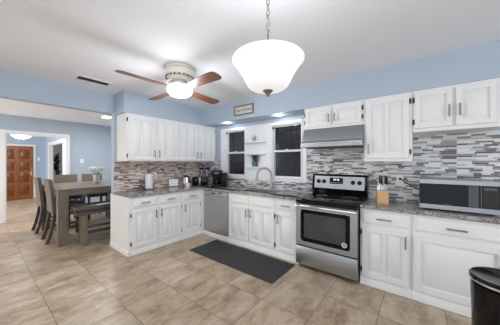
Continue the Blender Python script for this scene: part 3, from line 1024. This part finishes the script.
to = thing('toaster', 'black toaster with steel band in the counter corner', 'toaster', (0.305, -0.385, CT), math.radians(38))
B((-0.16, -0.085, 0.012), (0.16, 0.085, 0.185), 0.022, 3).build('body', M['blackgloss'], to)
B((-0.012, -0.0875, 0.02), (0.022, 0.0875, 0.187), 0.01, 2).build('band', M['steel'], to)
for s in (-1, 1):
    B((-0.12, s * 0.035 - 0.014, 0.183), (0.12, s * 0.035 + 0.014, 0.1875)).build('slot', M['darkmetal'], to)
    B((s * 0.11 - 0.02, -0.06, 0), (s * 0.11 + 0.02, 0.06, 0.014)).build('foot', M['black'], to)
B((0.158, -0.02, 0.11), (0.182, 0.02, 0.125), 0.004).build('lever', M['black'], to)

for k, (x, y) in enumerate(((0.12, -0.20), (0.21, -0.11))):
    g = thing('glass_canister', ['tall clear glass canister with black lid, left of the pair behind the toaster', 'tall clear glass canister with black lid, right of the pair behind the toaster'][k], 'canister', (x, y, CT), 0, 'glass canisters behind the toaster')
    MB().lathe([(0, 0), (0.045, 0), (0.048, 0.006), (0.048, 0.325), (0.044, 0.33), (0.044, 0.008), (0, 0.008)], n=24).build('jar', M['glass'], g)
    MB().lathe([(0, 0.331), (0.05, 0.331), (0.05, 0.372), (0.046, 0.377), (0, 0.377)], n=24).build('lid', M['black'], g)

cm = thing('coffee_maker', 'black coffee maker on the counter below the left window', 'coffee maker', (0.80, -0.315, CT), math.radians(38))
B((-0.13, -0.14, 0), (0.075, 0.14, 0.04), 0.008, 2).build('base', M['black'], cm)
B((-0.125, 0.0, 0.04), (0.07, 0.14, 0.25), 0.01, 2).build('column', M['black'], cm)
B((-0.13, -0.14, 0.225), (0.075, 0.14, 0.335), 0.02, 3).build('head', M['black'], cm)
B((-0.10, -0.12, 0.04), (0.045, -0.01, 0.05), 0.002).build('drip_tray', M['darkmetal'], cm)
B((-0.06, -0.145, 0.27), (0.02, -0.138, 0.295), 0.002).build('control_panel', M['grey'], cm)
B((0.08, -0.12, 0.0), (0.175, 0.13, 0.285), 0.012, 2).build('water_tank', M['black'], cm)
MB().lathe([(0, 0.051), (0.05, 0.051), (0.058, 0.09), (0.053, 0.15), (0.04, 0.18), (0.04, 0.19), (0, 0.19)], (-0.03, -0.065, 0), 20).build('carafe', M['blackglass'], cm)

# ------------------------------------------------------------------ shelves between the windows
sh_l = ['small white shelf between the windows, topmost of three', 'small white shelf between the windows, middle of three', 'small white shelf between the windows, lowest of three']
for k, z in enumerate((1.805, 1.575, 1.325)):
    mb = MB().prism([(1.31, -0.018), (1.31, -0.10), (1.335, -0.125), (1.735, -0.125), (1.76, -0.10), (1.76, -0.018)], z, z + 0.018, lambda u, v, t: (u, v, t))
    tag(mb.build('wall_shelf', M['trim']), sh_l[k], 'shelf', 'shelves between the windows')
pp = thing('potted_plant', 'leafy green plant in a teal pot on the lowest shelf between the windows', 'plant', (1.545, -0.072, 1.343))
MB().prism([(-0.045, -0.045), (0.045, -0.045), (0.045, 0.045), (-0.045, 0.045)], 0, 0.10, lambda u, v, t: (u * (0.85 + t * 1.5), v * (0.85 + t * 1.5), t)).build('pot', M['teal'], pp)
fm = MB()
for k in range(34):
    a = k * 2.4
    el = 0.05 + 0.95 * ((k * 7) % 10) / 10
    r = 0.07 + 0.07 * ((k * 3) % 7) / 7
    b = Vector((0.012 * math.cos(a), 0.012 * math.sin(a), 0.10 + 0.03 * (k % 3)))
    tp = b + Vector((r * math.cos(a) * math.cos(el), min(0.062, r * math.sin(a) * math.cos(el)), r * math.sin(el) * 1.1))
    fm.leaf(b, tp, 0.06, (-math.cos(a) * 0.5, -math.sin(a) * 0.5, 1), 0.3)
fm.build('foliage', M['leaf'], pp)
fo = thing('flower_ornament', 'small white flower ball in a tiny cup on the top shelf between the windows', 'ornament', (1.525, -0.072, 1.823))
MB().lathe([(0, 0), (0.022, 0), (0.028, 0.03), (0.024, 0.03), (0, 0.028)], n=18).build('cup', M['vase'], fo)
fm = MB()
for k in range(40):
    a = k * 2.4
    z = -0.8 + 1.8 * k / 40
    r = math.sqrt(max(0.02, 1 - min(1, abs(z)) ** 2))
    b = Vector((0, 0, 0.075))
    tp = b + Vector((r * math.cos(a), r * math.sin(a), z)) * 0.055
    fm.leaf(b + (tp - b) * 0.3, tp, 0.032, (0, 0, 1), 0.3, 4)
fm.build('blossom', M['petal'], fo)
lm = MB()
for k in range(7):
    a = k * 0.9
    lm.leaf((0, 0, 0.03), (0.06 * math.cos(a), 0.05 * math.sin(a), 0.05 + 0.01 * (k % 3)), 0.025, (0, 0, 1), 0.2, 4)
lm.build('leaf', M['leaf'], fo)

# ------------------------------------------------------------------ soffit: sign and recessed lights
ks = thing('wall_sign', 'small grey framed kitchen sign on the blue soffit above the windows', 'sign', (1.54, -D - 0.001, 2.375))
B((-0.215, -0.012, -0.078), (0.215, 0, 0.078)).build('board', M['signface'], ks)
mb = MB()
for a in (((-0.225, -0.02, -0.09), (-0.2, 0, 0.09)), ((0.2, -0.02, -0.09), (0.225, 0, 0.09)), ((-0.2, -0.02, -0.09), (0.2, 0, -0.066)), ((-0.2, -0.02, 0.066), (0.2, 0, 0.09))):
    mb.box(a[0], a[1], 0.002)
mb.build('frame', M['signwood'], ks)
text('lettering', 'Our Kitchen', 0.072, M['ink'], ks, (0, -0.0125, 0.0), (PI / 2, 0, 0), 0.35)
for k, (x, y) in enumerate(((1.0, -0.277), (2.19, -0.27))):
    r = thing('recessed_light', ['lit round recessed light in the soffit above the left window', 'lit round recessed light in the soffit above the right window'][k], 'recessed light', (x, y, SB + 0.001), 0, 'recessed lights in the soffit')
    MB().lathe([(0.055, -0.001), (0.08, -0.004), (0.084, 0), (0.055, 0)], n=32).build('trim_ring', M['trim'], r)
    MB().lathe([(0, -0.002), (0.056, -0.002), (0.056, 0), (0, 0)], n=32).build('lamp_disc', M['lamp'], r)
    point('recessed_lamp', (x, y, SB - 0.06), 1.7, 0.04, (0.95, 0.98, 1.0))

# ------------------------------------------------------------------ ceiling: vent, fan, pendant
vt = thing('ceiling_vent', 'dark slatted air vent in the white ceiling above the dining opening', 'vent', (0.47, -2.385, H))
mb = MB()
for a in (((-0.095, -0.2, -0.008), (-0.07, 0.2, 0)), ((0.07, -0.2, -0.008), (0.095, 0.2, 0)), ((-0.07, -0.2, -0.008), (0.07, -0.18, 0)), ((-0.07, 0.18, -0.008), (0.07, 0.2, 0))):
    mb.box(a[0], a[1], 0.002)
mb.build('frame', M['ceil'], vt)
B((-0.07, -0.18, -0.002), (0.07, 0.18, 0)).build('duct_opening', M['black'], vt)
mb = MB()
for k in range(6):
    x = -0.064 + k * 0.0225
    mb.prism([(x, -0.001), (x + 0.004, -0.001), (x + 0.013, -0.007), (x + 0.010, -0.0075)], -0.18, 0.18, lambda u, v, t: (u, t, v))
mb.build('slat', M['grey'], vt)

fn = thing('ceiling_fan', 'white flush mount ceiling fan with four walnut blades and a lit glass bowl', 'ceiling fan', (1.752, -1.867, H))
MB().lathe([(0, 0), (0.165, 0), (0.172, -0.012), (0.165, -0.028), (0.178, -0.04), (0.182, -0.075), (0.168, -0.105), (0.13, -0.125), (0.125, -0.16), (0, -0.16)], n=48).build('motor_housing', M['fan'], fn)
MB().lathe([(0.166, -0.028), (0.174, -0.03), (0.176, -0.036), (0.170, -0.04)], n=48).build('trim_band', M['brass'], fn)
mb = MB()
for k in range(20):
    a = 2 * PI * k / 20
    m = Matrix.Rotation(a, 4, 'Z') @ Matrix.Translation((0.158, 0, -0.115)) @ Matrix.Rotation(0.9, 4, 'Y')
    mb.box((-0.016, -0.009, -0.003), (0.016, 0.009, 0.004), 0, 1, m)
mb.build('vent_slot', M['darkmetal'], fn)
MB().lathe([(0, -0.16), (0.075, -0.16), (0.085, -0.175), (0.135, -0.205), (0.14, -0.222), (0, -0.222)], n=40).build('light_fitter', M['fan'], fn)
MB().lathe([(0.125, -0.222), (0.145, -0.235), (0.152, -0.262), (0.144, -0.295), (0.108, -0.325), (0.06, -0.34), (0, -0.344)], n=48).build('glass_bowl', M['globe'], fn)
MB().lathe([(0, -0.36), (0.008, -0.355), (0.014, -0.345), (0, -0.342)], n=14).build('finial', M['nickel'], fn)
for k in range(4):
    a = math.radians((-91, -2, 97, 179)[k])
    RM = Matrix.Rotation(a, 4, 'Z') @ Matrix.Translation((0, 0, -0.252)) @ Matrix.Rotation(math.radians(-11), 4, 'X')
    poly = [(0.185, -0.052), (0.30, -0.060), (0.62, -0.074), (0.67, -0.070), (0.695, -0.045), (0.70, 0), (0.695, 0.045), (0.67, 0.070), (0.62, 0.074), (0.30, 0.060), (0.185, 0.052)]
    bl = MB().prism(poly, -0.003, 0.004, lambda u, v, t: (u, v, t)).build('blade', M['bladey'] if k in (0, 2) else M['blade'], fn, mtx=RM)
    am = MB().prism([(0.20, -0.042), (0.27, -0.02), (0.29, 0), (0.27, 0.02), (0.20, 0.042)], 0.004, 0.009, lambda u, v, t: (u, v, t))
    am.tube([(0.10, 0, 0.10), (0.145, 0, 0.07), (0.19, 0, 0.012), (0.22, 0, 0.007)], 0.011, 8)
    am.build('blade_arm', M['fan'], bl, mtx=RM)
point('fan_lamp', (1.752, -1.867, H - 0.42), 24, 0.16, (0.98, 0.98, 1.0))

PX, PY = 3.383, -2.399
pd = thing('pendant_light', 'large white frosted bowl pendant light hanging on a chain in the foreground', 'pendant light', (PX, PY, H))
zr = 1.997 - H
prof = [(0.186, 0.004), (0.195, 0.003), (0.199, -0.002), (0.198, -0.009), (0.188, -0.020), (0.175, -0.038), (0.162, -0.056), (0.150, -0.076), (0.138, -0.098), (0.126, -0.122), (0.114, -0.144), (0.097, -0.159), (0.068, -0.168), (0.035, -0.172), (0.0, -0.173)]
fl = lambda a, i: 1 - (0.035 * (0.5 + 0.5 * math.cos(a * 24)) if 4 <= i <= 9 else 0)
MB().lathe([(r, z + zr) for r, z in prof], n=144, flute=fl).build('glass_bowl', M['bowl'], pd)
MB().lathe([(0, zr - 0.206), (0.006, zr - 0.205), (0.010, zr - 0.199), (0.008, zr - 0.193), (0.014, zr - 0.189), (0.020, zr - 0.182), (0.027, zr - 0.177), (0.029, zr - 0.172), (0, zr - 0.170)], n=24).build('finial', M['nickel'], pd)
MB().cyl((0, 0, zr - 0.171), (0, 0, zr + 0.16), 0.005).build('stem', M['nickel'], pd)
ch = MB()
z = zr + 0.15
k = 0
while z < -0.06:
    pts = []
    for q in range(13):
        t = 2 * PI * q / 12
        u, v = 0.009 * math.cos(t), 0.019 * math.sin(t)
        pts.append((u, 0, z + 0.019 + v) if k % 2 else (0, u, z + 0.019 + v))
    ch.tube(pts, 0.0026, 6)
    z += 0.031
    k += 1
ch.build('chain', M['nickel'], pd)
MB().lathe([(0, 0), (0.065, 0), (0.065, -0.012), (0.03, -0.035), (0.012, -0.06), (0, -0.06)], n=28).build('canopy', M['nickel'], pd)
for k in range(3):
    a = 2 * PI * k / 3
    MB().ball((0.07 * math.cos(a), 0.07 * math.sin(a), zr - 0.085), 0.028, 1.2).tube([(0, 0, zr - 0.02), (0.07 * math.cos(a), 0.07 * math.sin(a), zr - 0.03), (0.07 * math.cos(a), 0.07 * math.sin(a), zr - 0.055)], 0.008, 8).build('bulb', M['globe'], pd)
point('pendant_lamp', (PX, PY, H + zr + 0.08), 8, 0.18, (0.97, 0.98, 1.0))

# ------------------------------------------------------------------ floor mat and trash can
rm = B((1.11, -1.262, 0.0), (2.69, -0.665, 0.011), 0.004, 2).build('floor_mat', M['rug'])
tag(rm, 'long charcoal woven kitchen mat on the tile in front of the sink cabinets', 'mat')
tc = thing('trash_can', 'round black trash can with glossy lid and steel rim in the right foreground', 'trash can', (4.503, -1.238, 0))
MB().lathe([(0, 0), (0.155, 0), (0.158, 0.012), (0.172, 0.60), (0, 0.60)], n=48).build('body', M['blackgloss'], tc)
MB().lathe([(0.15, 0.60), (0.178, 0.616), (0.183, 0.619), (0.183, 0.629), (0.180, 0.632), (0.15, 0.632)], n=48).build('rim', M['chrome'], tc)
MB().lathe([(0, 0.630), (0.150, 0.632), (0.176, 0.634), (0.178, 0.646), (0.170, 0.654), (0.150, 0.648), (0.08, 0.640), (0, 0.638)], n=48).build('lid', M['blackgloss'], tc)
B((-0.05, -0.20, 0.015), (0.05, -0.15, 0.035), 0.006).build('pedal', M['black'], tc)

# ------------------------------------------------------------------ dining set
TZ = 0.965
TX = (-2.30, -0.722)
TY = (-2.545, -1.15)
tb = thing('dining_table', 'square weathered grey counter height dining table beyond the kitchen', 'table', ((TX[0] + TX[1]) / 2, (TY[0] + TY[1]) / 2, 0))
hx, hy = (TX[1] - TX[0]) / 2, (TY[1] - TY[0]) / 2
B((-hx, -hy, TZ - 0.035), (hx, hy, TZ), 0.004).build('tabletop', M['table'], tb)
mb = MB()
for s in (-1, 1):
    mb.box((-hx + 0.13, s * hy - (0.03 if s > 0 else 0), TZ - 0.115), (hx - 0.13, s * hy + (0 if s > 0 else 0.03), TZ - 0.036))
    mb.box((s * hx - (0.03 if s > 0 else 0), -hy + 0.13, TZ - 0.115), (s * hx + (0 if s > 0 else 0.03), hy - 0.13, TZ - 0.036))
mb.build('apron', M['table'], tb)
for sx in (-1, 1):
    for sy in (-1, 1):
        cx, cy = sx * (hx - 0.071), sy * (hy - 0.071)
        B((cx - 0.07, cy - 0.07, 0), (cx + 0.07, cy + 0.07, TZ - 0.036), 0.004).build('leg', M['tablev'], tb)

bn = thing('bench', 'dark leather topped bench drawn up to the kitchen side of the dining table', 'bench', (-0.575, -1.77, 0))
B((-0.18, -0.62, 0.585), (0.18, 0.62, 0.685), 0.03, 3).build('seat', M['leather'], bn)
B((-0.17, -0.60, 0.53), (0.17, 0.60, 0.586), 0.004).build('seat_frame', M['chairwood'], bn)
for s in (-1, 1):
    B((-0.12, s * 0.47 - 0.035, 0), (0.12, s * 0.47 + 0.035, 0.531), 0.004).build('leg', M['tablev'], bn)
B((-0.02, -0.435, 0.16), (0.02, 0.435, 0.21), 0.003).build('stretcher', M['chairwood'], bn)
B((0.06, -0.435, 0.28), (0.09, 0.435, 0.32), 0.003).build('stretcher', M['chairwood'], bn)


def make_chair(label, group):
    """counter stool facing +y, its back towards -y"""
    t = thing('dining_chair', label, 'chair', (0, 0, 0), 0, group)
    B((-0.225, -0.02, 0.59), (0.225, 0.40, 0.67), 0.025, 3).build('seat', M['leather'], t)
    B((-0.21, 0.0, 0.55), (0.21, 0.385, 0.60), 0.003).build('seat_frame', M['chairwood'], t)
    n = 14
    front = [(-0.03 - 0.055 * (k / n) ** 1.5, 0.52 + 0.60 * k / n) for k in range(n + 1)]
    back = [(y - 0.055, z) for y, z in front]
    pl = front + back[::-1]
    mb = MB().prism(pl, -0.225, 0.225, lambda u, v, tt: (tt, u, v))
    mb.build('backrest', M['chairfab'], t)
    mb = MB()
    mb.tube([(0, -0.141 + 0.0, 1.118), (0, -0.115, 0.9), (0, -0.088, 0.55)], 0.004, 6)
    for s in (-1, 1):
        mb = MB()
        rows = [(0.02, 0.60), (0.0, 0.45), (-0.02, 0.30), (-0.05, 0.15), (-0.095, 0.0)]
        prev = []
        pl = [(y, z) for y, z in rows] + [(y - 0.05, z) for y, z in rows[::-1]]
        x = s * 0.195
        mb.prism(pl, x - 0.025, x + 0.025, lambda u, v, tt: (tt, u - 0.03, v))
        mb.build('leg', M['chairwood'], t)
        B((x - 0.022, 0.34, 0), (x + 0.022, 0.384, 0.56), 0.003).build('leg', M['chairwood'], t)
        B((x - 0.012, -0.04, 0.20), (x + 0.012, 0.345, 0.24), 0.002).build('stretcher', M['chairwood'], t)
    B((-0.175, 0.345, 0.20), (0.175, 0.37, 0.245), 0.002).build('stretcher', M['chairwood'], t)
    B((-0.175, -0.06, 0.28), (0.175, -0.035, 0.32), 0.002).build('stretcher', M['chairwood'], t)
    return t


gc = 'chairs around the dining table'
ch0 = make_chair('grey upholstered dining chair at the near table end, farther from the kitchen', gc)
ch0.location = (-2.165, -2.50, 0)
dup(ch0, (-1.255, -2.48, 0), 0, 'grey upholstered dining chair at the near table end, beside the front table leg', gc)
dup(ch0, (-2.80, -2.0, 0), -R90, 'grey upholstered dining chair across the table, in front of the foyer opening', gc)
dup(ch0, (-2.80, -1.45, 0), -R90, 'grey upholstered dining chair across the table, behind the flower vase', gc)

vs = thing('flower_vase', 'pale ribbed vase of white flowers on the dining table', 'vase', (-1.68, -1.71, TZ))
MB().lathe([(0, 0), (0.055, 0), (0.062, 0.02), (0.06, 0.12), (0.072, 0.19), (0.066, 0.19), (0.055, 0.12), (0.05, 0.01), (0, 0.01)], n=40, flute=lambda a, i: 1 + 0.02 * math.cos(14 * a)).build('vessel', M['vase'], vs)
fm = MB()
sm = MB()
for k in range(26):
    a = k * 2.4
    r = 0.02 + 0.12 * math.sqrt(k / 26)
    c = Vector((r * math.cos(a), r * math.sin(a), 0.325 - 1.8 * r * r + 0.012 * (k % 3)))
    sm.tube([(0.02 * math.cos(a), 0.02 * math.sin(a), 0.1), (0.035 * math.cos(a), 0.035 * math.sin(a), 0.19), c], 0.0016, 5)
    fm.ball(c, 0.027, 0.8, 8)
    for q in range(7):
        b = q * 0.9 + k
        fm.leaf(c, c + Vector((0.042 * math.cos(b), 0.042 * math.sin(b), 0.018 + 0.006 * (q % 2))), 0.034, (0, 0, 1), 0.2, 3)
fm.build('blossom', M['petal'], vs)
sm.build('stem', M['leaf'], vs)

# flush light in the dining room ceiling
dl = thing('dining_ceiling_light', 'lit flush rectangular light on the dining room ceiling just past the header', 'ceiling light', (-1.98, -1.40, H))
B((-0.15, -0.10, -0.03), (0.15, 0.10, 0), 0.004).build('frame', M['trim'], dl)
B((-0.13, -0.08, -0.042), (0.13, 0.08, -0.028), 0.004).build('diffuser', M['lamp'], dl)

area('dining_lamp', (-1.98, -1.40, H - 0.05), (0, 0, 0), 0.26, 0.16, 36, (1, 0.97, 0.93))

# ------------------------------------------------------------------ foyer: front door, lamp, side door, den plant
DW = (-2.86, -1.955)
DH = 2.06
mb = MB()
c = 0.07
mb.box((FX, DW[0] - c, 0), (FX + 0.025, DW[0], DH + c), 0.004).box((FX, DW[1], 0), (FX + 0.025, DW[1] + c, DH + c), 0.004).box((FX, DW[0], DH), (FX + 0.025, DW[1], DH + c), 0.004)
struct(mb.build('trim_7', M['trim']))
fd = bpy.data.objects.new('door_1', None)
COL.objects.link(fd)
struct(fd)
fd.location = (FX, DW[0], 0)
fd.rotation_euler = (0, 0, R90)
w = DW[1] - DW[0]
MB().box((0.003, -0.02, 0.01), (w - 0.003, -0.001, DH - 0.003)).build('slab', M['doorwood'], fd)
sm_ = MB()
stl = 0.095
mid = 0.10
pw = (w - 2 * stl - mid) / 2
zs = [0.14, 0.60, 1.06, 1.50, 1.93]
rl = 0.075
sm_.box((0.003, -0.034, 0.01), (stl, -0.019, DH - 0.003), 0.003).box((w - stl, -0.034, 0.01), (w - 0.003, -0.019, DH - 0.003), 0.003).box((stl + pw, -0.034, 0.01), (stl + pw + mid, -0.019, DH - 0.003), 0.003)
zr0 = [0.01, zs[1] - rl / 2, zs[2] - rl / 2, zs[3] - rl / 2, zs[4]]
zr1 = [zs[0], zs[1] + rl / 2, zs[2] + rl / 2, zs[3] + rl / 2, DH - 0.003]
for a, b in zip(zr0, zr1):
    for x in (stl, stl + pw + mid):
        sm_.box((x, -0.034, a), (x + pw, -0.019, b), 0.003)
sm_.build('frame', M['doorwood'], fd)
for r in range(4):
    for k in range(2):
        x = stl + k * (pw + mid)
        mb = MB().raised(x + 0.012, x + pw - 0.012, zr1[r] + 0.012, zr0[r + 1] - 0.012, -0.019, -0.038, 0.05)
        if r in (1, 2):
            cx, cz = x + pw / 2, (zr1[r] + zr0[r + 1]) / 2
            for q in range(8):
                a = q * PI / 4
                mb.box((-0.012, -0.046, 0.03), (0.012, -0.036, 0.085), 0.004, 1, Matrix.Translation((cx, 0, cz)) @ Matrix.Rotation(a, 4, 'Y'))
        mb.build('panel', M['doorpanel'], fd)
MB().cyl((w - 0.05, -0.034, 1.16), (w - 0.05, -0.055, 1.16), 0.03).build('deadbolt', M['brass'], fd)
MB().box((w - 0.075, -0.045, 0.90), (w - 0.025, -0.034, 1.08), 0.006).cyl((w - 0.05, -0.04, 1.0), (w - 0.05, -0.09, 1.0), 0.012).box((w - 0.15, -0.10, 0.99), (w - 0.04, -0.085, 1.01), 0.005).build('handle', M['brass'], fd)

sd = bpy.data.objects.new('door_2', None)
COL.objects.link(sd)
struct(sd)
sd.location = (-5.48, FY + 0.03, 0)
w = SO[1] - 0.02 + 5.48
front_mesh(0, w, 0.01, SZ - 0.025, 0.04, 1, 0.035, 0.11).build('slab', M['trim'], sd)
MB().cyl((0.06, 0.005, 1.0), (0.06, -0.05, 1.0), 0.012).ball((0.06, -0.06, 1.0), 0.026).build('knob', M['nickel'], sd)

fl_ = thing('foyer_ceiling_light', 'lit white bowl light hanging in the foyer before the wooden door', 'ceiling light', (-4.95, -2.575, H))
MB().lathe([(0, 0), (0.07, 0), (0.07, -0.015), (0.012, -0.03), (0.012, -0.32), (0.05, -0.335), (0, -0.34)], n=24).build('stem', M['nickel'], fl_)
MB().lathe([(0.208, -0.345), (0.216, -0.352), (0.21, -0.372), (0.165, -0.42), (0.095, -0.452), (0.0, -0.462)], n=40).build('glass_bowl', M['globe'], fl_)
MB().lathe([(0, -0.51), (0.012, -0.50), (0.022, -0.475), (0, -0.46)], n=16).build('finial', M['darkmetal'], fl_)
for k in range(3):
    a = 2 * PI * k / 3 + 0.4
    MB().tube([(0.01 * math.cos(a), 0.01 * math.sin(a), -0.33), (0.14 * math.cos(a), 0.14 * math.sin(a), -0.315), (0.21 * math.cos(a), 0.21 * math.sin(a), -0.348)], 0.006, 6).build('arm', M['nickel'], fl_)
point('foyer_lamp', (-4.95, -2.575, H - 0.62), 22, 0.1)

dp = thing('potted_tree', 'tall dark leaved house plant in the den, seen through the foyer side door', 'plant', (-8.8, -1.12, 0))
MB().lathe([(0, 0), (0.15, 0), (0.19, 0.36), (0.175, 0.36), (0.165, 0.33), (0, 0.33)], n=28).build('pot', M['vase'], dp)
MB().tube([(0, 0, 0.3), (0.02, 0.01, 0.8), (-0.01, 0.02, 1.3), (0.01, 0, 1.6)], 0.018, 8).build('stem', M['leaf'], dp)
fm = MB()
for k in range(16):
    a = k * 2.4
    z = 0.75 + 0.055 * k
    r = 0.30 - 0.006 * k
    b = Vector((0.01, 0, z))
    tp = b + Vector((r * math.cos(a), min(0.3, r * math.sin(a)), 0.16 + 0.1 * (k % 3)))
    fm.leaf(b, tp, 0.17, (-math.cos(a), -math.sin(a), 1), 0.35, 6)
fm.build('foliage', M['darkleaf'], dp)
